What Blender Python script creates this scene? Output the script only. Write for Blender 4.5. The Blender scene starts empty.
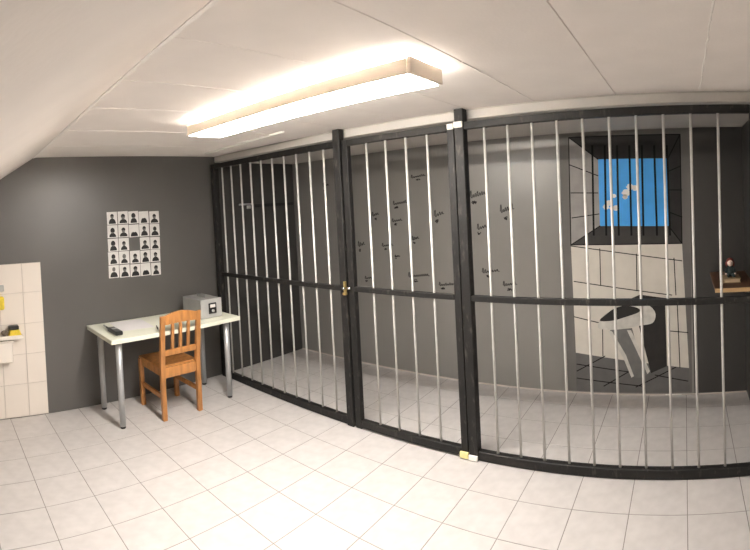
import bpy, bmesh, math, random
from mathutils import Vector, Matrix
random.seed(7)
S = bpy.context.scene
C = S.collection

# ------------------------------------------------------------------ camera (phone panorama: central cylindrical)
F, CY, CAM_H = 476.82, 214.87, 1.651
YAW, PITCH, ROLL = math.radians(37.20), math.radians(-1.51), math.radians(-2.94)
cam = bpy.data.cameras.new('camera')
cam.type = 'PANO'
cc = cam if hasattr(cam, 'panorama_type') else cam.cycles
cc.panorama_type = 'CENTRAL_CYLINDRICAL'
cc.central_cylindrical_range_u_min = -375 / F
cc.central_cylindrical_range_u_max = 375 / F
cc.central_cylindrical_range_v_min = (CY - 550) / F
cc.central_cylindrical_range_v_max = CY / F
cc.central_cylindrical_radius = 1.0
cam.clip_start = 0.02
cam_ob = bpy.data.objects.new('camera', cam)
C.objects.link(cam_ob)
fwd = Vector((-math.sin(YAW) * math.cos(PITCH), math.cos(YAW) * math.cos(PITCH), math.sin(PITCH)))
rt = Vector((math.cos(YAW), math.sin(YAW), 0))
up = rt.cross(fwd)
r2 = math.cos(ROLL) * rt + math.sin(ROLL) * up
u2 = -math.sin(ROLL) * rt + math.cos(ROLL) * up
mw = Matrix((r2, u2, -fwd)).transposed().to_4x4()
mw.translation = (0, 0, CAM_H)
cam_ob.matrix_world = mw
S.camera = cam_ob

# ------------------------------------------------------------------ world, exposure
S.view_settings.view_transform = 'Standard'
S.view_settings.look = 'None'
S.view_settings.gamma = 1.0
S.view_settings.use_curve_mapping = False
S.view_settings.exposure = 0.15
try:
    S.cycles.use_denoising = True
    S.cycles.max_bounces = 12
    S.cycles.diffuse_bounces = 8
except Exception:
    pass
world = bpy.data.worlds.new('world')
S.world = world
world.use_nodes = True
world.node_tree.nodes['Background'].inputs[0].default_value = (0.9, 0.85, 0.8, 1)
world.node_tree.nodes['Background'].inputs[1].default_value = 0.05
LAMP_BOTTOM = 84.0         # opal diffuser of the ceiling fixture
LAMP_TUBE = 105.0          # tubes inside, seen by the ceiling through the open top
LAMP_COL = (1.0, 0.94, 0.875)

# ------------------------------------------------------------------ key dimensions (metres)
XL, XR, XRC = -4.02, 1.50, 0.47        # left wall, room right wall, cell right wall
YC, YB, YN = 2.653, 3.775, -0.95       # cage plane, cell back wall, wall behind the photographer
ZC, ZCC = 2.20, 2.14                   # room ceiling, lower ceiling of the cell
YS = 2.70                              # step in the ceiling above the cage

# ------------------------------------------------------------------ materials
MATS = {}
def mat(name, col, rough=0.5, metal=0.0, var=0.08, scale=8.0, bump=0.0, bscale=60.0, spec=0.5, emit=None, estr=0.0, stretch=None, coat=0.0):
    if name in MATS: return MATS[name]
    m = bpy.data.materials.new(name); m.use_nodes = True
    nt = m.node_tree; b = nt.nodes['Principled BSDF']
    tc = nt.nodes.new('ShaderNodeTexCoord')
    src = tc.outputs['Object']
    if stretch:
        mp = nt.nodes.new('ShaderNodeMapping'); mp.inputs['Scale'].default_value = stretch
        nt.links.new(src, mp.inputs['Vector']); src = mp.outputs['Vector']
    n = nt.nodes.new('ShaderNodeTexNoise'); n.inputs['Scale'].default_value = scale; n.inputs['Detail'].default_value = 5
    nt.links.new(src, n.inputs['Vector'])
    r = nt.nodes.new('ShaderNodeValToRGB')
    r.color_ramp.elements[0].position = 0.3; r.color_ramp.elements[1].position = 0.7
    lo = [max(0, c * (1 - var)) for c in col]; hi = [min(1, c * (1 + var)) for c in col]
    r.color_ramp.elements[0].color = (*lo, 1); r.color_ramp.elements[1].color = (*hi, 1)
    nt.links.new(n.outputs['Fac'], r.inputs['Fac'])
    nt.links.new(r.outputs['Color'], b.inputs['Base Color'])
    b.inputs['Roughness'].default_value = rough; b.inputs['Metallic'].default_value = metal
    b.inputs['Specular IOR Level'].default_value = spec
    if coat: b.inputs['Coat Weight'].default_value = coat; b.inputs['Coat Roughness'].default_value = 0.15
    if bump:
        n2 = nt.nodes.new('ShaderNodeTexNoise'); n2.inputs['Scale'].default_value = bscale; n2.inputs['Detail'].default_value = 4
        nt.links.new(src, n2.inputs['Vector'])
        bp = nt.nodes.new('ShaderNodeBump'); bp.inputs['Strength'].default_value = bump; bp.inputs['Distance'].default_value = 0.004
        nt.links.new(n2.outputs['Fac'], bp.inputs['Height']); nt.links.new(bp.outputs['Normal'], b.inputs['Normal'])
    if emit:
        b.inputs['Emission Color'].default_value = (*emit, 1); b.inputs['Emission Strength'].default_value = estr
    MATS[name] = m
    return m

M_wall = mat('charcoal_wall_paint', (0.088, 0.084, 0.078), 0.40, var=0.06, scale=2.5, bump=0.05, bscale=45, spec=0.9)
M_char = mat('dark_charcoal_wall', (0.046, 0.0445, 0.042), 0.42, var=0.06, scale=2.5, bump=0.05, bscale=45)
M_wallb = mat('taupe_grey_wall_paint', (0.205, 0.198, 0.186), 0.34, var=0.05, scale=2.0, bump=0.04, bscale=45, spec=1.0)
M_wallw = mat('off_white_wall', (0.80, 0.76, 0.72), 0.7, var=0.03, scale=3, bump=0.1)
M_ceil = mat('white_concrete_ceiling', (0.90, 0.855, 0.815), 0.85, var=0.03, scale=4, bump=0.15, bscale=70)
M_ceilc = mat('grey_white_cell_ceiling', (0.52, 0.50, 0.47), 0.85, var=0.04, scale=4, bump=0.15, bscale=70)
M_soff = mat('white_stair_soffit', (0.76, 0.715, 0.675), 0.85, var=0.03, scale=3, bump=0.2, bscale=50)
M_caulk = mat('white_caulk', (0.92, 0.89, 0.85), 0.6, var=0.05, scale=30, bump=0.4, bscale=80)
M_joint = mat('ceiling_joint_shadow_gap', (0.42, 0.40, 0.37), 0.9)
M_grout = mat('grey_grout', (0.22, 0.205, 0.19), 0.9, var=0.12, scale=20)
M_tile = mat('pale_floor_tile', (0.53, 0.507, 0.492), 0.42, var=0.07, scale=14, bump=0.05, bscale=25)
M_wtile = mat('white_wall_tile', (0.78, 0.72, 0.65), 0.25, var=0.02, scale=5)
M_wgrout = mat('pale_wall_grout', (0.55, 0.50, 0.45), 0.9)
M_steel = mat('black_painted_steel', (0.015, 0.0145, 0.014), 0.55, metal=0.0, spec=0.3, var=0.5, scale=18, bump=0.15, bscale=60)
def worn(m):
    nt = m.node_tree; b = nt.nodes['Principled BSDF']
    tc = nt.nodes.new('ShaderNodeTexCoord'); mp = nt.nodes.new('ShaderNodeMapping'); mp.inputs['Scale'].default_value = (45, 45, 14)
    n = nt.nodes.new('ShaderNodeTexNoise'); n.inputs['Scale'].default_value = 1.0; n.inputs['Detail'].default_value = 6
    r = nt.nodes.new('ShaderNodeValToRGB'); e = r.color_ramp.elements
    e[0].position = 0.58; e[0].color = (0.011, 0.0105, 0.010, 1); e[1].position = 0.82; e[1].color = (0.085, 0.076, 0.066, 1)
    nt.links.new(tc.outputs['Object'], mp.inputs['Vector']); nt.links.new(mp.outputs['Vector'], n.inputs['Vector'])
    nt.links.new(n.outputs['Fac'], r.inputs['Fac']); nt.links.new(r.outputs['Color'], b.inputs['Base Color'])
worn(M_steel)
M_bar = mat('bright_galvanised_bar', (0.55, 0.545, 0.525), 0.42, metal=0.15, var=0.08, scale=20)
M_white = mat('white_plastic', (0.80, 0.78, 0.74), 0.4, var=0.03)
M_hy = mat('yellowed_hinge_plate', (0.72, 0.66, 0.30), 0.45, var=0.1, scale=30)
M_brass = mat('brass', (0.70, 0.55, 0.22), 0.3, metal=0.9, var=0.15, scale=40)
M_chrome = mat('chrome', (0.75, 0.74, 0.73), 0.2, metal=1.0, var=0.05)
M_lamp_house = mat('cream_enamel_housing', (0.80, 0.72, 0.62), 0.45, var=0.03)
M_diff = mat('opal_diffuser', (0.9, 0.9, 0.88), 0.5, emit=LAMP_COL, estr=LAMP_BOTTOM)
M_tube = mat('fluorescent_tube', (0.9, 0.9, 0.88), 0.4, emit=LAMP_COL, estr=LAMP_TUBE)
M_desk = mat('cream_desktop_laminate', (0.74, 0.75, 0.63), 0.42, var=0.05, scale=6)
M_alu = mat('silver_painted_leg', (0.46, 0.47, 0.48), 0.38, metal=0.5, var=0.06)
M_black = mat('black_plastic', (0.012, 0.012, 0.013), 0.35, var=0.2)
M_wood = mat('honey_pine', (0.42, 0.185, 0.055), 0.42, var=0.28, scale=5, stretch=(6, 6, 1.0), bump=0.05, coat=0.2)
M_box = mat('grey_steel_box', (0.30, 0.30, 0.29), 0.45, metal=0.3, var=0.08)
M_boxf = mat('light_grey_box_front', (0.46, 0.46, 0.45), 0.42, metal=0.2, var=0.06)
M_paper = mat('white_paper', (0.76, 0.74, 0.74), 0.8, var=0.02)
M_photo = mat('grey_photo_paper', (0.66, 0.65, 0.63), 0.55, var=0.06, scale=15)
M_pblk = mat('photo_black_print', (0.012, 0.012, 0.012), 0.6, var=0.3)
M_pgrey = mat('photo_grey_print', (0.15, 0.145, 0.14), 0.6, var=0.3, scale=60)
M_ink = mat('black_marker_ink', (0.012, 0.012, 0.012), 0.5, spec=0.15, var=0.2)
# mural paints
P_frame = mat('mural_grey_border_paint', (0.135, 0.130, 0.122), 0.6, var=0.05)
P_dark = mat('mural_charcoal_paint', (0.030, 0.029, 0.028), 0.6, spec=0.15, var=0.15, scale=12)
P_dgrey = mat('mural_dark_grey_paint', (0.050, 0.048, 0.046), 0.6, spec=0.15, var=0.12, scale=12)
P_lgrey = mat('mural_pale_grey_paint', (0.30, 0.29, 0.28), 0.6, var=0.12, scale=9)
P_white = mat('mural_off_white_paint', (0.62, 0.59, 0.53), 0.6, var=0.06, scale=7)
P_floor = mat('mural_slate_paint', (0.115, 0.113, 0.110), 0.6, var=0.12, scale=10)
P_blue = mat('mural_sky_blue_paint', (0.045, 0.36, 0.86), 0.55, var=0.08, scale=8)
P_line = mat('mural_black_line_paint', (0.008, 0.008, 0.008), 0.6, spec=0.1)
P_cloud = mat('mural_white_cloud_paint', (0.80, 0.80, 0.78), 0.6, var=0.05)
P_ped = mat('mural_mid_grey_paint', (0.14, 0.14, 0.135), 0.6, var=0.15, scale=12)
P_rim = mat('mural_rim_grey_white_paint', (0.55, 0.54, 0.50), 0.6, var=0.18, scale=14)
M_swood = mat('dark_brown_shelf_wood', (0.10, 0.045, 0.022), 0.5, var=0.3, scale=6, stretch=(8, 1, 1))
M_sedge = mat('pale_shelf_edge_wood', (0.60, 0.40, 0.20), 0.5, var=0.15, scale=10)
M_pages = mat('aged_book_pages', (0.58, 0.46, 0.30), 0.8, var=0.1)
M_book = mat('tan_book_cover', (0.38, 0.27, 0.15), 0.6, var=0.15, scale=20)
M_skin = mat('doll_skin', (0.95, 0.74, 0.63), 0.45, var=0.05)
M_hair = mat('doll_red_hair', (0.22, 0.04, 0.03), 0.6, var=0.3, scale=40)
M_cloth = mat('doll_dark_teal_cloth', (0.025, 0.04, 0.04), 0.8, var=0.3, scale=60)
M_yel = mat('yellow_sponge', (0.80, 0.62, 0.06), 0.8, var=0.12, scale=60, bump=0.3, bscale=150)
M_stone = mat('grey_brown_pumice', (0.20, 0.16, 0.12), 0.9, var=0.3, scale=60, bump=0.4, bscale=120)
M_cer = mat('white_glazed_ceramic', (0.82, 0.77, 0.70), 0.2, var=0.02)

# ------------------------------------------------------------------ mesh helpers (world coordinates, moved into the parent's frame)
def new_mesh(bm, name, smooth=False):
    bmesh.ops.recalc_face_normals(bm, faces=bm.faces)
    me = bpy.data.meshes.new(name); bm.to_mesh(me); bm.free()
    if smooth:
        for p in me.polygons: p.use_smooth = True
    return me
def link(name, me, m, parent=None, loc=(0, 0, 0)):
    o = bpy.data.objects.new(name, me); C.objects.link(o)
    if m is not None and not me.materials: me.materials.append(m)
    o.location = loc
    if parent is not None: o.parent = parent
    return o
def wloc(o):
    v = Vector((0, 0, 0))
    while o is not None: v += o.location; o = o.parent
    return v
def obj(name, bm, m, parent=None, smooth=False):
    """bm in world coordinates; the origin is put at the centre of its base"""
    xs = [v.co for v in bm.verts]
    lo = Vector([min(v[i] for v in xs) for i in range(3)]); hi = Vector([max(v[i] for v in xs) for i in range(3)])
    base = Vector(((lo.x + hi.x) / 2, (lo.y + hi.y) / 2, lo.z))
    for v in bm.verts: v.co -= base
    me = new_mesh(bm, name, smooth)
    return link(name, me, m, parent, base - (wloc(parent) if parent else Vector((0, 0, 0))))
def thing(name, label, cat, loc=(0, 0, 0), group=None):
    o = bpy.data.objects.new(name, None); C.objects.link(o)
    o.empty_display_size = 0.1; o.location = loc
    return tag(o, label, cat, group)
def tag(o, label, cat, group=None):
    o['label'] = label; o['category'] = cat
    if group: o['group'] = group
    return o
def struct(o): o['kind'] = 'structure'; return o
def box(x0, x1, y0, y1, z0, z1, bev=0.0, bm=None, seg=1):
    bm = bm or bmesh.new()
    g = bmesh.ops.create_cube(bm, size=1.0)
    for v in g['verts']:
        v.co = Vector(((x0 + x1) / 2 + v.co.x * (x1 - x0), (y0 + y1) / 2 + v.co.y * (y1 - y0), (z0 + z1) / 2 + v.co.z * (z1 - z0)))
    if bev:
        es = list({e for v in g['verts'] for e in v.link_edges})
        bmesh.ops.bevel(bm, geom=es, offset=bev, segments=seg, affect='EDGES', profile=0.5)
    return bm
def tube(p0, p1, r0, r1=None, n=12, bm=None):
    bm = bm or bmesh.new(); r1 = r0 if r1 is None else r1
    p0, p1 = Vector(p0), Vector(p1); d = (p1 - p0).normalized()
    a = d.orthogonal().normalized(); b = d.cross(a)
    A = [bm.verts.new(p0 + r0 * (a * math.cos(2 * math.pi * i / n) + b * math.sin(2 * math.pi * i / n))) for i in range(n)]
    B = [bm.verts.new(p1 + r1 * (a * math.cos(2 * math.pi * i / n) + b * math.sin(2 * math.pi * i / n))) for i in range(n)]
    for i in range(n): bm.faces.new((A[i], A[(i + 1) % n], B[(i + 1) % n], B[i]))
    bm.faces.new(A[::-1]); bm.faces.new(B)
    return bm
def ball(c, rx, ry, rz, bm=None, seg=16, rings=10):
    bm = bm or bmesh.new()
    g = bmesh.ops.create_uvsphere(bm, u_segments=seg, v_segments=rings, radius=1.0)
    for v in g['verts']: v.co = Vector((c[0] + v.co.x * rx, c[1] + v.co.y * ry, c[2] + v.co.z * rz))
    return bm
def slab(poly, axis, at, th, bm=None):
    """flat polygon extruded by th. axis 'y': poly is (x,z), front at y=at going to at-th; axis 'x': poly is (y,z), from x=at to at+th"""
    bm = bm or bmesh.new()
    def P(q, o): return Vector((q[0], at - o, q[1])) if axis == 'y' else Vector((at + o, q[0], q[1]))
    A = [bm.verts.new(P(q, 0)) for q in poly]; B = [bm.verts.new(P(q, th)) for q in poly]
    n = len(poly)
    for i in range(n): bm.faces.new((A[i], A[(i + 1) % n], B[(i + 1) % n], B[i]))
    bm.faces.new(A[::-1]); bm.faces.new(B)
    return bm
def prism(poly, z0, z1, bm=None):
    bm = bm or bmesh.new()
    A = [bm.verts.new((x, y, z0)) for x, y in poly]; B = [bm.verts.new((x, y, z1)) for x, y in poly]
    n = len(poly)
    for i in range(n): bm.faces.new((A[i], A[(i + 1) % n], B[(i + 1) % n], B[i]))
    bm.faces.new(A[::-1]); bm.faces.new(B)
    return bm
def stroke(pts, w, axis, at, th, bm=None):
    """thin flat painted line through pts"""
    bm = bm or bmesh.new()
    for (a, b) in zip(pts[:-1], pts[1:]):
        d = Vector((b[0] - a[0], b[1] - a[1]))
        if d.length < 1e-6: continue
        d.normalize(); n = Vector((-d.y, d.x)) * w / 2; e = d * w * 0.3
        q = [(a[0] - e.x + n.x, a[1] - e.y + n.y), (b[0] + e.x + n.x, b[1] + e.y + n.y), (b[0] + e.x - n.x, b[1] + e.y - n.y), (a[0] - e.x - n.x, a[1] - e.y - n.y)]
        slab(q, axis, at, th, bm)
    return bm

# ================================================================== THE SETTING
# ---- floor: screed with grout, individual tiles on it
floor = struct(obj('floor', box(XL, XR, YN, YB, -0.12, -0.0012), M_grout))
gx = [XL + 0.001] + [-3.623 + 0.3 * i for i in range(18)] + [XR]
gy = [YN] + [0.2445 + 0.3 * j for j in range(-3, 12)] + [YB]
G = 0.0022
tile_cache = {}
far = bmesh.new()
def tile_mesh(w, d):
    k = (round(w, 3), round(d, 3))
    if k not in tile_cache:
        bm = box(-w / 2, w / 2, -d / 2, d / 2, 0, 0.009)
        es = [e for e in bm.edges if all(v.co.z > 0.008 for v in e.verts)]
        bmesh.ops.bevel(bm, geom=es, offset=0.0007, segments=1, affect='EDGES')
        tile_cache[k] = new_mesh(bm, 'tile'); tile_cache[k].materials.append(M_tile)
    return tile_cache[k]
for i in range(len(gx) - 1):
    for j in range(len(gy) - 1):
        x0, x1, y0, y1 = gx[i] + G, gx[i + 1] - G, gy[j] + G, gy[j + 1] - G
        if y1 < -0.04 or x0 > 0.6:
            box(x0, x1, y0, y1, -0.009, 0.0, bm=far)
        elif x1 > XRC + 0.5 and y0 > YC: continue
        else:
            o = link('tile', tile_mesh(x1 - x0, y1 - y0), M_tile, floor)
            o.location = Vector(((x0 + x1) / 2, (y0 + y1) / 2, -0.009)) - wloc(floor)
            o.rotation_euler = (random.uniform(-.0012, .0012), random.uniform(-.0012, .0012), random.choice((0, math.pi)))
ft = obj('tile_field', far, M_tile, floor); ft['kind'] = 'stuff'

# ---- walls
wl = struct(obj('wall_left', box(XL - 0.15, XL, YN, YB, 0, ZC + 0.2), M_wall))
obj('cell_wall_area', box(XL - 0.001, XL + 0.0002, 2.70, YB, 0, ZCC), M_char, wl)  # left wall coloured darker behind the cage
wb = struct(obj('wall_back', box(XL, XRC + 0.15, YB, YB + 0.15, 0, ZC + 0.2), M_wallb))
obj('charcoal_area', box(0.045, XRC, YB - 0.0002, YB + 0.001, 0, ZCC), M_char, wb)  # back wall coloured darker from the mural's right border to the corner
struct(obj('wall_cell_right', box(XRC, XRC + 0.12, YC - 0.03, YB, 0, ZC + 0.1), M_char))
struct(obj('wall_front_right', box(XRC + 0.12, XR, YC - 0.03, YC + 0.09, 0, ZC + 0.1), M_wall))
struct(obj('wall_right', box(XR, XR + 0.15, YN, YC + 0.09, 0, ZC + 0.2), M_wallw))
struct(obj('wall_near', box(XL, XR, YN - 0.15, YN, 0, ZC + 0.2), M_wallw))
# caulk bead where the cell floor meets the back wall
struct(obj('baseboard_back', box(XL + 0.01, XRC - 0.002, YB - 0.010, YB, 0.0, 0.010, 0.003), M_wgrout))

bb_ = [o for o in C.objects if o.name == 'baseboard_back'][0]
obj('white_tape', box(-0.190, -0.060, YB - 0.014, YB - 0.0105, 0.004, 0.012), M_white, bb_)

# ---- ceiling: concrete planks running away from the photographer, joints filled with caulk
ceil = struct(obj('ceiling', box(XL, XR, YN, YS, ZC + 0.02, ZC + 0.15), M_joint))
seams = [XL, -3.42, -2.82, -2.23, -1.76, -1.29, -0.85, -0.37, 0.10, 0.58, 1.05, XR]
for a, b in zip(seams[:-1], seams[1:]):
    obj('ceiling_plank', box(a + 0.0015, b - 0.0015, YN, YS, ZC, ZC + 0.021, 0.002), M_ceil, ceil)
def bead(pts, r, name, parent, m=M_caulk):
    bm = bmesh.new()
    for p, q in zip(pts[:-1], pts[1:]): tube(p, q, r * random.uniform(.7, 1.2), r * random.uniform(.7, 1.2), 6, bm)
    return obj(name, bm, m, parent)
for sx, y0, y1 in [(0.10, 0.9, 2.69), (-0.85, 1.75, 2.66), (-1.76, 0.8, 1.42), (-2.23, 0.8, 1.1), (-2.82, 0.82, 1.9), (-3.42, 0.9, 2.0)]:
    n = int((y1 - y0) / 0.06)
    pts = [(sx + random.uniform(-.003, .003), y0 + (y1 - y0) * k / n, ZC + 0.0005) for k in range(n + 1)]
    bead(pts, 0.0042, 'caulk_bead', ceil)
# lower concrete ceiling of the cell; its front face is the step above the cage
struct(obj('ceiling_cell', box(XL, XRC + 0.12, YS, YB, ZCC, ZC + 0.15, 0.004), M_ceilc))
struct(obj('trim_1', box(XL + 0.01, XRC, YS - 0.006, YS - 0.001, ZC - 0.007, ZC - 0.0005), M_joint))

# ---- underside of the stairs, sloping down towards the photographer
def soff_edge(x): return 0.872 - 0.054 * (x - XL)
x0, x1, yb = XL, -0.10, -0.10
sl = 0.585
bm = bmesh.new()
ea, eb = soff_edge(x0), soff_edge(x1)
V = [(x0, ea, ZC), (x1, eb, ZC), (x1, yb, ZC - sl * (eb - yb)), (x0, yb, ZC - sl * (ea - yb)), (x0, yb, ZC), (x1, yb, ZC)]
v = [bm.verts.new(q) for q in V]
for f in [(0, 1, 2, 3), (3, 2, 5, 4), (0, 4, 5, 1), (0, 3, 4), (1, 5, 2)]: bm.faces.new([v[i] for i in f])
sof = struct(obj('ceiling_stair_soffit', bm, M_soff))
n = 46
bm = bmesh.new(); prev = None
for k in range(n * 2 + 1):
    x = x0 + 0.002 + (x1 - x0 - 0.004) * k / (n * 2); y = soff_edge(x); w_ = random.uniform(.010, .024)
    zz = lambda yy: ZC - 0.0012 - max(0.0, (soff_edge(x) - yy)) * sl
    row = [bm.verts.new((x, y + w_, ZC - 0.0012)), bm.verts.new((x, y - 0.006, zz(y - 0.006) - 0.002)), bm.verts.new((x, y - 0.006, ZC + 0.004)), bm.verts.new((x, y + w_, ZC + 0.004))]
    if prev:
        for i in range(4): bm.faces.new((prev[i], prev[(i + 1) % 4], row[(i + 1) % 4], row[i]))
    else: bm.faces.new(row)
    prev = row
bm.faces.new(prev[::-1]); obj('caulk_bead', bm, M_caulk, sof)

# ================================================================== THE CAGE
def bars(xs, par, z0, z1):
    me = new_mesh(tube((0, 0, 0), (0, 0, z1 - z0), 0.0078, n=12), 'bar', True); me.materials.append(M_bar)
    for x in xs:
        o = link('bar', me, M_bar, par); o.location = Vector((x, YC, z0)) - wloc(par)
R0, R1 = YC - 0.022, YC + 0.022
ZT, ZM, ZBt = (2.070, 2.116), (1.009, 1.045), (0.004, 0.062)
def rails(par, a, b, top=ZT, mid=ZM, bot=ZBt):
    obj('top_rail', box(a, b, R0, R1, *top, 0.003), M_steel, par)
    obj('middle_rail', box(a, b, R0 - 0.002, R1 - 0.008, *mid, 0.003), M_steel, par)
    obj('bottom_rail', box(a, b, R0, R1, *bot, 0.003), M_steel, par)
def post(par, a, b, z1, name='post', d=0.030): return obj(name, box(a, b, YC - d, YC + d, 0.0, z1, 0.004), M_steel, par)
pl = thing('barred_panel', 'fixed black steel barred panel of ten close-set bars beside the desk', 'cell bars', (-3.15, YC, 0))
post(pl, -3.985, -3.925, 2.116)
post(pl, -2.352, -2.288, ZC - 0.002)
rails(pl, -3.925, -2.352)
bars([-3.825 + 0.150 * i for i in range(10)], pl, 0.062, 2.070)
dr = thing('barred_door', 'narrow black steel barred cell door with only four bars', 'cell door', (-1.81, YC, 0))
post(dr, -2.276, -2.220, 2.112, 'stile', 0.022); post(dr, -1.408, -1.358, 2.112, 'stile', 0.022)
rails(dr, -2.220, -1.408, (2.068, 2.112), (1.012, 1.046), (0.012, 0.066))
bars([-2.060 + 0.165 * i for i in range(4)], dr, 0.066, 2.068)
lt = obj('latch', box(-2.300, -2.282, YC - 0.052, YC - 0.0305, 1.005, 1.085, 0.003), M_brass, pl)
obj('bolt', tube((-2.304, YC - 0.060, 1.036), (-2.2785, YC - 0.060, 1.036), 0.0075), M_chrome, lt, True)
obj('keeper', box(-2.308, -2.279, YC - 0.056, YC - 0.0305, 0.985, 1.004, 0.003), M_brass, lt)
obj('strike', tube((-2.2755, YC - 0.040, 1.036), (-2.242, YC - 0.040, 1.036), 0.010, bm=tube((-2.252, YC - 0.040, 1.036), (-2.252, YC - 0.0225, 1.036), 0.008)), M_chrome, dr, True)
pr = thing('barred_panel', 'fixed black steel barred panel of ten bars before the toilet mural', 'cell bars', (-0.45, YC, 0))
post(pr, -1.350, -1.288, ZC - 0.002)
post(pr, 0.372, 0.432, 2.116)
rails(pr, -1.288, 0.372)
bars([-1.162 + 0.151 * i for i in range(10)], pr, 0.062, 2.070)
for z in (0.3, 1.03, 1.85): obj('wall_bracket', box(0.432, XRC, YC - 0.015, YC + 0.015, z - 0.02, z + 0.02, 0.003), M_steel, pr)
# pivot plates
obj('hinge_plate', box(-1.398, -1.356, YC - 0.036, YC - 0.0225, 2.078, 2.112, 0.002), M_white, dr)
obj('hinge_plate', box(-1.348, -1.290, YC - 0.044, YC - 0.0305, 2.082, 2.118, 0.002), M_white, pr)
obj('hinge_plate', box(-1.412, -1.352, YC - 0.040, YC - 0.0225, 0.008, 0.046, 0.002), M_hy, dr)
obj('hinge_plate', box(-1.348, -1.288, YC - 0.044, YC - 0.0305, 0.006, 0.038, 0.002), M_white, pr)

# ================================================================== CEILING LIGHT
LX0, LX1, LY0, LY1 = -2.485, -0.933, 1.485, 1.724
lm = thing('ceiling_light', 'long cream fluorescent ceiling light with a glowing opal underside', 'ceiling light', (-1.71, 1.605, 2.115))
obj('diffuser', box(LX0 + 0.010, LX1 - 0.014, LY0 + 0.006, LY1 - 0.006, 2.112, 2.122, 0.003), M_diff, lm)
obj('side_panel', box(LX0 + 0.0105, LX1 - 0.0145, LY0, LY0 + 0.005, 2.115, 2.174, 0.001), M_lamp_house, lm)
obj('side_panel', box(LX0 + 0.0105, LX1 - 0.0145, LY1 - 0.005, LY1, 2.115, 2.166, 0.001), M_lamp_house, lm)
obj('end_cap', box(LX0 - 0.004, LX0 + 0.010, LY0, LY1, 2.115, 2.178, 0.002), M_lamp_house, lm)
obj('end_cap', box(LX1 - 0.014, LX1 + 0.004, LY0, LY1, 2.115, 2.178, 0.002), M_lamp_house, lm)
obj('spine', box(LX0 + 0.05, LX1 - 0.05, 1.575, 1.635, 2.150, ZC, 0.003), M_lamp_house, lm)
for y, z in ((1.515, 2.166), (1.690, 2.178)): obj('tube', tube((LX0 + 0.02, y, z), (LX1 - 0.02, y, z), 0.012, n=12), M_tube, lm, True)
# white cable trunking on the ceiling beyond the light
tk = thing('cable_trunking', 'thin white cable trunking on the ceiling behind the fluorescent light', 'cable trunking', (-3.15, 2.375, ZC - 0.02))
d = Vector((1.21, -0.11, 0)).normalized(); nrm = Vector((-d.y, d.x, 0)) * 0.011
a, b = Vector((-3.76, 2.432, 0)), Vector((-2.55, 2.322, 0))
obj('duct', prism([tuple((a + nrm)[:2]), tuple((a - nrm)[:2]), tuple((b - nrm)[:2]), tuple((b + nrm)[:2])], ZC - 0.016, ZC - 0.0002), M_white, tk)
obj('lead', tube((-2.72, 2.336, ZC - 0.006), (-2.46, 1.724, ZC - 0.006), 0.004, n=8), M_white, tk)

# ================================================================== DESK WALL
# ---- 24 portrait prints in a five by five grid, the middle place empty
ROWS = ['top', 'second', 'third', 'fourth', 'bottom']; NTH = ['fifth', 'fourth', 'third', 'second', 'nearest']
def portrait(y, z, kind, tilt, r, c):
    w, h = 0.0495, 0.057
    ct, st = math.cos(tilt), math.sin(tilt)
    def rot(pts): return [(y + p[0] * ct - p[1] * st, z + p[0] * st + p[1] * ct) for p in pts]
    t = thing('portrait_print', 'black-and-white portrait print, %s row of the wall grid, %s to the steel bars' % (ROWS[r], NTH[c]), 'photo', (XL, y, z - h), 'portrait prints on the grey wall')
    obj('paper', slab(rot([(-w, -h), (w, -h), (w, h), (-w, h)]), 'x', XL + 0.0003, 0.0012), M_photo, t)
    sw = random.uniform(.031, .039); sh = random.uniform(-.018, -.007)
    body = [(-sw, -0.050), (sw, -0.050), (sw * 0.98, -0.035), (sw * 0.72, sh - 0.006), (0.010, sh + 0.004), (-0.010, sh + 0.004), (-sw * 0.72, sh - 0.006), (-sw * 0.98, -0.035)]
    obj('shoulders', slab(rot(body), 'x', XL + 0.0015, 0.0004), M_pblk, t)
    hr = random.uniform(.0155, .019); hz = sh + 0.022 + (0.006 if kind == 2 else 0)
    head = [(hr * math.cos(k * math.pi / 7), hz + hr * 1.28 * math.sin(k * math.pi / 7)) for k in range(14)]
    hd = obj('face', slab(rot(head), 'x', XL + 0.0019, 0.0004), M_pgrey if kind != 3 else M_photo, t)
    if kind in (0, 1):
        hair = [(hr * 1.15 * math.cos(a), hz + 0.003 + hr * 1.36 * math.sin(a)) for a in [math.pi * (k / 8) * (1 if kind == 0 else 1.36) - (0 if kind == 0 else .18 * math.pi) for k in range(9)]]
        obj('hair', slab(rot(hair), 'x', XL + 0.0023, 0.0003), M_pblk, hd)
kinds = [0, 0, 1, 3, 0, 1, 0, 3, 0, 1, 1, 0, None, 0, 0, 1, 2, 0, 0, 0, 2, 0, 0, 3, 0]
for r in range(5):
    for c in range(5):
        k = kinds[r * 5 + c]
        if k is None: continue
        portrait(1.561 + 0.1058 * c - 0.0025 * r + random.uniform(-.002, .002), 1.641 - 0.1212 * r - 0.0035 * c + random.uniform(-.002, .002), k, random.uniform(-.02, .02), r, c)

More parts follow.
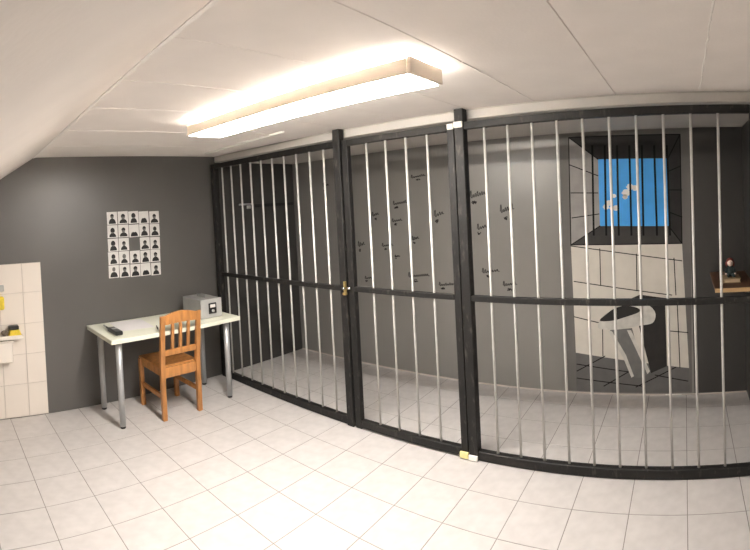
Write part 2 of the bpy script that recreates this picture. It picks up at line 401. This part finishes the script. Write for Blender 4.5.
# ---- white tiled splashback
TY1, TZ1 = 0.876, 1.300
sp = thing('tiled_splashback', 'white tiled splashback panel against the charcoal wall', 'tiles', (XL, 0.4, 0))
obj('backing', box(XL + 0.0005, XL + 0.008, -0.10, TY1, 0.004, TZ1, 0.001), M_wgrout, sp)
cols = [(-0.095, 0.100), (0.102, 0.302), (0.304, 0.504), (0.506, 0.708), (0.711, TY1 - 0.001)]
zr = [0.008, 0.282, 0.532, 0.789, 1.051, TZ1 - 0.001]
for a, b in cols:
    for z0, z1 in zip(zr[:-1], zr[1:]):
        obj('tile', box(XL + 0.008, XL + 0.013, a + 0.0015, b - 0.0015, z0 + 0.0015, z1 - 0.0015, 0.001), M_wtile, sp)
sx = XL + 0.0132
sh = thing('ceramic_ledge', 'white ceramic ledge mounted on the tiled splashback', 'shelf', (sx, 0.35, 0.68))
obj('shelf_slab', box(sx, sx + 0.095, 0.02, 0.680, 0.683, 0.708, 0.006, seg=2), M_cer, sh)
obj('lip', box(sx + 0.082, sx + 0.095, 0.03, 0.672, 0.7075, 0.716, 0.003), M_cer, sh)
tb = thing('towel_box', 'small white wall box under the ceramic ledge', 'box', (sx, 0.45, 0.49))
obj('body', box(sx, sx + 0.070, 0.36, 0.585, 0.490, 0.655, 0.006, seg=2), M_cer, tb)
obj('lid', box(sx, sx + 0.078, 0.35, 0.602, 0.656, 0.672, 0.004), M_cer, tb)
sg = thing('scrub_sponge', 'yellow sponge with a black scouring top on the ceramic ledge', 'sponge', (sx + 0.04, 0.61, 0.708))
bm = slab([(0.560, 0.7085), (0.668, 0.7085), (0.650, 0.757), (0.578, 0.757)], 'x', sx + 0.012, 0.060); obj('foam', bm, M_yel, sg)
obj('scouring_pad', box(sx + 0.012, sx + 0.072, 0.565, 0.648, 0.7575, 0.790, 0.005), M_black, sg)
bm = ball((sx + 0.04, 0.528, 0.732), 0.030, 0.030, 0.0235, seg=12, rings=8)
for v_ in bm.verts: v_.co += Vector((random.uniform(-.002, .002), random.uniform(-.003, .003), random.uniform(-.001, .002)))
tag(obj('pumice_stone', bm, M_stone, None, True), 'grey-brown pumice stone next to the yellow sponge', 'stone')
yb_ = thing('soap_bottle', 'yellow soap bottle with grey cap hung on the white tiles', 'bottle', (sx, 0.49, 0.93))
obj('bottle_body', box(sx, sx + 0.05, 0.44, 0.540, 0.925, 1.035, 0.014, seg=3), M_yel, yb_)
obj('cap', tube((sx + 0.025, 0.49, 1.036), (sx + 0.025, 0.49, 1.075), 0.016, 0.010), M_boxf, yb_, True)
obj('holder', box(sx, sx + 0.030, 0.43, 0.545, 1.078, 1.13, 0.004), M_boxf, yb_)

# ---- desk
DX0, DX1, DY0, DY1, DZ = -4.005, -3.402, 1.258, 2.465, 0.712
dk = thing('desk', 'cream rectangular desk on four silver tube legs against the wall', 'desk', (-3.7, 1.86, 0))
obj('tabletop', box(DX0, DX1, DY0, DY1, DZ - 0.034, DZ, 0.003, seg=2), M_desk, dk)
for x in (-3.905, -3.482):
    for y in (1.345, 2.362):
        lg = obj('leg', tube((x, y, 0.016), (x, y, DZ - 0.040), 0.0235, 0.0265, 20), M_alu, dk, True)
        obj('foot', tube((x, y, 0.0005), (x, y, 0.0158), 0.0215, 0.0225, 16), M_black, lg, True)
        obj('mounting_plate', tube((x, y, DZ - 0.0398), (x, y, DZ - 0.0345), 0.055, n=18), M_alu, lg)
# ---- grey steel box on the desk
gb = thing('strongbox', 'grey steel strongbox with a black and white dial plate on the desk', 'box', (-3.73, 2.255, DZ))
obj('body', box(-3.855, -3.545, 2.148, 2.362, DZ + 0.006, 0.880, 0.006, seg=2), M_box, gb)
obj('front_panel', box(-3.5445, -3.532, 2.146, 2.364, DZ + 0.004, 0.882, 0.004), M_boxf, gb)
pt = obj('dial_plate', box(-3.5315, -3.526, 2.222, 2.304, 0.752, 0.846, 0.003), M_black, gb)
obj('window', box(-3.5258, -3.5235, 2.236, 2.290, 0.806, 0.834, 0.001), M_white, pt)
obj('knob', tube((-3.5258, 2.263, 0.778), (-3.514, 2.263, 0.778), 0.012), M_boxf, pt, True)
hb = bmesh.new()
tube((-3.755, 2.255, 0.8805), (-3.755, 2.255, 0.898), 0.005, bm=hb); tube((-3.645, 2.255, 0.8805), (-3.645, 2.255, 0.898), 0.005, bm=hb)
tube((-3.765, 2.255, 0.900), (-3.635, 2.255, 0.900), 0.006, bm=hb); obj('carry_handle', hb, M_box, gb, True)
for x in (-3.83, -3.58):
    for y in (2.17, 2.34): obj('foot', box(x - .012, x + .012, y - .012, y + .012, DZ + 0.0003, DZ + 0.0058), M_black, gb)
# ---- walkie-talkie
rd = thing('walkie_talkie', 'black walkie-talkie with stub antenna lying on the desk', 'radio', (-3.6, 1.37, DZ))
bd = obj('body', box(-3.705, -3.508, 1.338, 1.402, DZ + 0.0005, DZ + 0.034, 0.010, seg=3), M_black, rd)
obj('antenna', tube((-3.703, 1.357, DZ + 0.016), (-3.845, 1.362, DZ + 0.020), 0.009, 0.006), M_black, rd, True)
obj('screen', box(-3.640, -3.606, 1.352, 1.388, DZ + 0.0342, DZ + 0.0352), M_boxf, bd)
for ix in range(3):
    for iy in range(3): obj('button', box(-3.588 + ix * .018, -3.576 + ix * .018, 1.349 + iy * .016, 1.359 + iy * .016, DZ + 0.0342, DZ + 0.0362), M_pgrey, bd)
obj('knob', tube((-3.7055, 1.388, DZ + 0.018), (-3.722, 1.388, DZ + 0.018), 0.008), M_black, rd, True)
tag(obj('paper_sheet', prism([(-3.985, 1.462), (-3.632, 1.428), (-3.602, 1.722), (-3.955, 1.757)], DZ + 0.0003, DZ + 0.0012), M_paper), 'large blank white paper sheet spread on the desk', 'paper')
pn = thing('pen', 'black pen lying on the desk by the chair back', 'pen', (-3.56, 1.72, DZ))
obj('barrel', tube((-3.60, 1.742, DZ + 0.0058), (-3.49, 1.700, DZ + 0.0058), 0.0055), M_black, pn, True)
obj('tip', tube((-3.4895, 1.6998, DZ + 0.0058), (-3.472, 1.693, DZ + 0.005), 0.005, 0.0015), M_chrome, pn, True)

# ---- chair, its back to the room
ch = thing('wooden_chair', 'honey-coloured pine chair with a slatted arched back at the desk', 'chair', (-3.62, 1.84, 0))
CYA, CYB = 1.662, 2.030             # outer sides
BX = -3.415                         # back post centre line at seat height
def stile(y0, y1):
    # rear leg and back post in one piece, leaning back above the seat
    prof = [(-3.402, 0), (-3.438, 0), (-3.434, 0.44), (-3.405, 0.62), (-3.374, 0.845), (-3.348, 0.845), (-3.375, 0.62), (-3.398, 0.44)]
    bm = bmesh.new()
    A = [bm.verts.new((x, y0, z)) for x, z in prof]; B = [bm.verts.new((x, y1, z)) for x, z in prof]
    n = len(prof)
    for i in range(n): bm.faces.new((A[i], A[(i + 1) % n], B[(i + 1) % n], B[i]))
    bm.faces.new(A[::-1]); bm.faces.new(B)
    bmesh.ops.bevel(bm, geom=list(bm.edges), offset=0.003, segments=1, affect='EDGES')
    return bm
obj('back_leg', stile(CYA, CYA + 0.038), M_wood, ch); obj('back_leg', stile(CYB - 0.038, CYB), M_wood, ch)
for y0 in (CYA - 0.004, CYB - 0.034): obj('front_leg', box(-3.840, -3.800, y0, y0 + 0.038, 0, 0.405, 0.004), M_wood, ch)
def bx(z): return -3.413 + max(0, z - 0.44) * 0.13
# arched top rail between the back posts
n = 12; bm = bmesh.new(); yA, yB = CYA + 0.0385, CYB - 0.0385
top = [(yA + (yB - yA) * k / n, 0.842 + 0.026 * math.sin(math.pi * k / n)) for k in range(n + 1)]
bot = [(yB - (yB - yA) * k / n, 0.772 + 0.006 * math.sin(math.pi * k / n)) for k in range(n + 1)]
slab(top + bot, 'x', bx(0.81) - 0.011, 0.022, bm); obj('top_rail', bm, M_wood, ch)
obj('lower_rail', box(bx(.54) - .010, bx(.54) + .010, yA, yB, 0.517, 0.564, 0.003), M_wood, ch)
w = (yB - yA)
for k in range(3):
    yc = yA + w * (k + 1) / 4
    bm = box(-0.008, 0.008, yc - 0.0125, yc + 0.0125, 0.5645, 0.7735)
    for v_ in bm.verts: v_.co.x += bx(v_.co.z)
    obj('back_slat', bm, M_wood, ch)
obj('seat', box(-3.842, -3.442, CYA + 0.004, CYB - 0.004, 0.4055, 0.426, 0.006, seg=2), M_wood, ch)
obj('rear_apron', box(-3.4300, -3.4080, yA, yB, 0.335, 0.418, 0.003), M_wood, ch)
obj('front_apron', box(-3.832, -3.812, CYA + 0.036, CYB - 0.036, 0.340, 0.4052, 0.003), M_wood, ch)
for y in (CYA + 0.010, CYB - 0.030):
    obj('side_apron', box(-3.7995, -3.4385, y, y + 0.020, 0.350, 0.4052, 0.003), M_wood, ch)
    obj('stretcher', box(-3.7995, -3.4385, y, y + 0.020, 0.165, 0.203, 0.003), M_wood, ch)

# ================================================================== INSIDE THE CELL
# ---- dark rail with a metal bracket on the left wall of the cell
hr_ = thing('wall_rail', 'dark wall rail with pale metal bracket inside the cell', 'wall rail', (XL, 3.4, 1.66))
obj('rail', box(XL + 0.0005, XL + 0.030, 3.16, 3.735, 1.668, 1.705, 0.003), M_black, hr_)
obj('bracket', box(XL + 0.0005, XL + 0.024, 2.975, 3.155, 1.694, 1.712, 0.003), M_alu, hr_)
obj('hook', box(XL + 0.0005, XL + 0.034, 3.075, 3.115, 1.655, 1.690, 0.003), M_alu, hr_)

# ---- signatures scribbled on the back wall in black marker
SIGS = [(-2.901, 1.556, -2.819, 1.474), (-2.639, 1.655, -2.482, 1.582), (-2.661, 1.486, -2.548, 1.421), (-2.418, 1.89, -2.268, 1.833), (-2.187, 1.554, -2.089, 1.433), (-2.441, 1.316, -2.367, 1.241), (-3.102, 1.264, -3.017, 1.152), (-2.797, 1.246, -2.668, 1.179), (-2.648, 1.131, -2.591, 1.094), (-3.034, 0.906, -2.947, 0.85), (-2.501, 0.972, -2.278, 0.877), (-2.171, 0.892, -2.002, 0.826), (-1.814, 1.714, -1.666, 1.586), (-1.76, 1.422, -1.67, 1.321), (-1.536, 1.582, -1.414, 1.446), (-1.731, 1.032, -1.574, 0.948), (-1.538, 0.923, -1.416, 0.841), (-3.55, 1.89, -3.468, 1.798)]
for (x0, z0, x1, z1) in SIGS:
    rr = random.Random(int(x0 * 1000)); w, h = x1 - x0, z0 - z1
    bm = bmesh.new()
    # cursive name: a run of uneven letters on a slightly rising line
    nl = max(4, int(w / 0.020)); pts = []
    for k in range(nl):
        lx = x0 + w * k / nl; lw = w / nl; base = z0 - h * 0.50 + h * 0.26 * k / nl
        up_ = h * (0.48 if k == 0 else rr.choice((0.14, 0.17, 0.20, 0.30, 0.15)))
        for u, q in ((0.0, 0.15), (0.25, 0.9), (0.5, 1.0), (0.62, 0.55), (0.45, 0.05), (0.8, -0.05)):
            pts.append((lx + lw * u, base + up_ * q))
    pts.append((x1 + w * 0.04, z0 - h * 0.30))
    stroke(pts, 0.0062, 'y', YB - 0.0003, 0.0006, bm)
    # small scrawl below it
    cx = x0 + w * rr.uniform(.2, .5); cz = z1 + h * .14; q = []
    for k in range(12): q.append((cx + rr.uniform(-.5, .5) * min(w * .35, .05), cz + rr.uniform(-.5, .5) * h * .30))
    stroke(q, 0.0058, 'y', YB - 0.0003, 0.0006, bm)
    obj('signature', bm, M_ink, wb)

# ---- painted mural: a barred window onto blue sky above a tiled corner with a toilet
MUR = {
  'frame': [(-0.991, 2.135), (0.06, 2.135), (0.024, 0.016), (-1.016, 0.016)],
  'outer': [(-0.913, 2.104), (-0.02, 2.089), (-0.026, 1.228), (-0.927, 1.231)],
  'blue': [(-0.678, 1.917), (-0.12, 1.904), (-0.129, 1.369), (-0.68, 1.382)],
  'white': [(-0.927, 1.231), (-0.026, 1.228), (0.005, 0.218), (-0.918, 0.338)],
  'floor': [(-0.918, 0.338), (0.005, 0.218), (0.008, 0.028), (-0.925, 0.018)],
  'tank': [(-0.439, 0.795), (-0.373, 0.823), (-0.173, 0.792), (-0.172, 0.238), (-0.303, 0.181), (-0.382, 0.534)],
  'rim': [(-0.725, 0.569), (-0.698, 0.631), (-0.647, 0.677), (-0.584, 0.717), (-0.489, 0.747), (-0.376, 0.754), (-0.296, 0.729), (-0.253, 0.667), (-0.278, 0.593), (-0.381, 0.571), (-0.479, 0.551), (-0.577, 0.538), (-0.701, 0.54)],
  'bowl': [(-0.707, 0.61), (-0.647, 0.668), (-0.576, 0.714), (-0.49, 0.734), (-0.393, 0.714), (-0.386, 0.681), (-0.497, 0.641), (-0.602, 0.611)],
  'ped': [(-0.627, 0.533), (-0.446, 0.551), (-0.403, 0.37), (-0.366, 0.272), (-0.319, 0.181), (-0.378, 0.14), (-0.453, 0.147), (-0.522, 0.324), (-0.581, 0.429)],
  'hl1': [(-0.64, 0.525), (-0.611, 0.525), (-0.556, 0.427), (-0.502, 0.329), (-0.442, 0.156), (-0.463, 0.143), (-0.527, 0.312), (-0.59, 0.418)],
  'hl2': [(-0.488, 0.534), (-0.455, 0.534), (-0.394, 0.403), (-0.311, 0.198), (-0.332, 0.173), (-0.412, 0.362)],
}
MLINES = [((-0.912, 1.883), (-0.683, 1.786)), ((-0.911, 1.656), (-0.688, 1.648)), ((-0.91, 1.452), (-0.685, 1.479)), ((-0.114, 1.804), (-0.019, 1.841)), ((-0.118, 1.655), (-0.016, 1.652)), ((-0.123, 1.48), (-0.021, 1.438)), ((-0.927, 1.223), (-0.03, 1.089)), ((-0.913, 0.931), (-0.117, 0.815)), ((-0.923, 0.638), (-0.708, 0.59)), ((-0.156, 0.526), (0.004, 0.508)), ((-0.688, 1.198), (-0.691, 0.902)), ((-0.686, 0.615), (-0.692, 0.317)), ((-0.392, 1.151), (-0.397, 0.852)), ((-0.093, 1.113), (-0.085, 0.815)), ((-0.077, 0.79), (-0.068, 0.224)), ((-0.915, 0.183), (-0.675, 0.317)), ((-0.913, 0.242), (-0.474, 0.189)), ((-0.917, 0.124), (-0.38, 0.074)), ((-0.692, 0.067), (-0.49, 0.188)), ((-0.429, 0.065), (-0.1, 0.228)), ((-0.271, 0.165), (-0.006, 0.111))]
MBARS = [((-0.721, 2.026), (-0.734, 1.31)), ((-0.62, 2.02), (-0.631, 1.308)), ((-0.521, 2.016), (-0.529, 1.306)), ((-0.423, 2.012), (-0.427, 1.304)), ((-0.324, 2.008), (-0.331, 1.302)), ((-0.226, 2.004), (-0.223, 1.3)), ((-0.126, 2.001), (-0.12, 1.297))]
CLOUDS = [(-0.626, 1.534, 0.024), (-0.601, 1.565, 0.024), (-0.558, 1.62, 0.017), (-0.545, 1.523, 0.024), (-0.578, 1.524, 0.02), (-0.461, 1.641, 0.032), (-0.428, 1.687, 0.028), (-0.388, 1.678, 0.024), (-0.47, 1.609, 0.02)]
mu = thing('wall_mural', 'painted wall mural of a barred blue window above a toilet', 'mural', (-0.47, YB, 0.016))
LAY = 0.0006
def smooth(P, k=5):
    out = []; n = len(P)
    for i in range(n):
        a, b, c, d = (Vector(P[(i + j) % n]) for j in (-1, 0, 1, 2))
        for t in [q / k for q in range(k)]:
            v = 0.5 * ((2 * b) + (c - a) * t + (2 * a - 5 * b + 4 * c - d) * t * t + (3 * b - a - 3 * c + d) * t ** 3); out.append((v.x, v.y))
    return out
for k_ in ('rim', 'bowl'): MUR[k_] = smooth(MUR[k_])
def paint(name, poly, m, lv, par=mu): return obj(name, slab(poly, 'y', YB - 0.0002 - lv * LAY, LAY * 0.98), m, par)
paint('border', MUR['frame'], P_frame, 0)
O, Bq = MUR['outer'], MUR['blue']
paint('painted_window_top', [O[0], O[1], Bq[1], Bq[0]], P_dark, 1)
paint('painted_window_side', [O[0], Bq[0], Bq[3], O[3]], P_lgrey, 1)
paint('painted_window_side', [O[1], O[2], Bq[2], Bq[1]], P_dark, 1)
paint('painted_window_sill', [O[3], Bq[3], Bq[2], O[2]], P_dgrey, 1)
sk = paint('painted_sky', Bq, P_blue, 1)
for (cx, cz, r) in CLOUDS:
    paint('painted_cloud', [(cx + r * (1 + .18 * math.sin(3 * k)) * math.cos(k * math.pi / 7), cz + r * .95 * math.sin(k * math.pi / 7)) for k in range(14)], P_cloud, 2, sk)
for p, q in MBARS: obj('painted_bar', stroke([p, q], 0.016, 'y', YB - 0.0002 - 3 * LAY, LAY, None), P_line, mu)
paint('painted_tile_wall', MUR['white'], P_white, 1)
paint('painted_floor', MUR['floor'], P_floor, 1)
for p, q in MLINES: obj('painted_line', stroke([p, q], 0.0075, 'y', YB - 0.0002 - 2 * LAY, LAY, None), P_line, mu)
for p, q in [(O[0], O[1]), (O[1], O[2]), (O[2], O[3]), (O[3], O[0]), (O[0], Bq[0]), (O[1], Bq[1]), (O[2], Bq[2]), (O[3], Bq[3])]:
    obj('painted_line', stroke([p, q], 0.008, 'y', YB - 0.0002 - 2 * LAY, LAY, None), P_line, mu)
to = paint('painted_toilet', MUR['tank'], P_dark, 3)
paint('painted_pedestal', MUR['ped'], P_ped, 4, to)
paint('painted_highlight', MUR['hl1'], P_rim, 5, to); paint('painted_highlight', MUR['hl2'], P_rim, 5, to)
paint('painted_rim', MUR['rim'], P_rim, 6, to); paint('painted_bowl', MUR['bowl'], P_dark, 7, to)

# ---- wooden shelf on the right wall of the cell, with a book and a doll
ws = thing('wall_shelf', 'dark brown wooden shelf with pale front edge behind the bars', 'shelf', (0.33, 3.45, 0.95))
obj('board', box(0.190, XRC - 0.0005, 3.136, YB - 0.001, 0.968, 0.992, 0.002), M_swood, ws)
obj('front_edge', box(0.190, XRC - 0.0005, 3.122, 3.1355, 0.966, 0.993, 0.001), M_sedge, ws)
for y in (3.25, 3.65): obj('bracket', box(0.30, XRC - 0.0005, y - 0.012, y + 0.012, 0.935, 0.9675, 0.003), M_black, ws)
bk = thing('book', 'tan hardback book lying on the wooden wall shelf', 'book', (0.325, 3.38, 0.992))
obj('pages', box(0.268, 0.378, 3.308, 3.452, 0.997, 1.020), M_pages, bk)
obj('cover', box(0.262, 0.384, 3.300, 3.456, 0.9925, 0.9965, 0.001, bm=box(0.262, 0.384, 3.300, 3.456, 1.0205, 1.0245, 0.001)), M_book, bk)
obj('spine', box(0.258, 0.2615, 3.300, 3.456, 0.9925, 1.0245, 0.001), M_book, bk)
dl = thing('doll', 'small red-haired doll in dark clothes sitting on the tan book', 'doll', (0.320, 3.38, 1.025))
bm = ball((0.318, 3.39, 1.062), 0.026, 0.022, 0.0375)
ball((0.318, 3.39, 1.040), 0.032, 0.027, 0.0155, bm)
for s in (-1, 1):
    tube((0.318 + s * 0.014, 3.385, 1.038), (0.318 + s * 0.020, 3.332, 1.037), 0.012, 0.009, 10, bm)
    ball((0.318 + s * 0.020, 3.328, 1.036), 0.0095, 0.013, 0.0095, bm, 10, 6)
    tube((0.318 + s * 0.024, 3.389, 1.082), (0.318 + s * 0.033, 3.372, 1.050), 0.008, 0.007, 10, bm)
obj('clothed_body', bm, M_cloth, dl, True)
for s in (-1, 1): obj('hand', ball((0.318 + s * 0.033, 3.369, 1.046), 0.0075, 0.008, 0.007, seg=10, rings=6), M_skin, dl, True)
bm = ball((0.318, 3.388, 1.122), 0.0225, 0.0225, 0.0265); ball((0.318, 3.3645, 1.120), 0.004, 0.005, 0.004, bm, 8, 6)
tube((0.318, 3.389, 1.094), (0.318, 3.389, 1.104), 0.009, n=10, bm=bm)
hd = obj('head', bm, M_skin, dl, True)
for s in (-1, 1): obj('eye', ball((0.318 + s * 0.009, 3.3675, 1.126), 0.003, 0.002, 0.003, seg=8, rings=6), M_black, hd, True)
obj('mouth', box(0.312, 0.324, 3.3665, 3.3690, 1.1095, 1.1115), M_hair, hd)
bm = ball((0.318, 3.397, 1.131), 0.0275, 0.0245, 0.026)
for s in (-1, 1): ball((0.318 + s * 0.024, 3.396, 1.114), 0.009, 0.014, 0.021, bm, 10, 8)
obj('hair', bm, M_hair, hd, True)
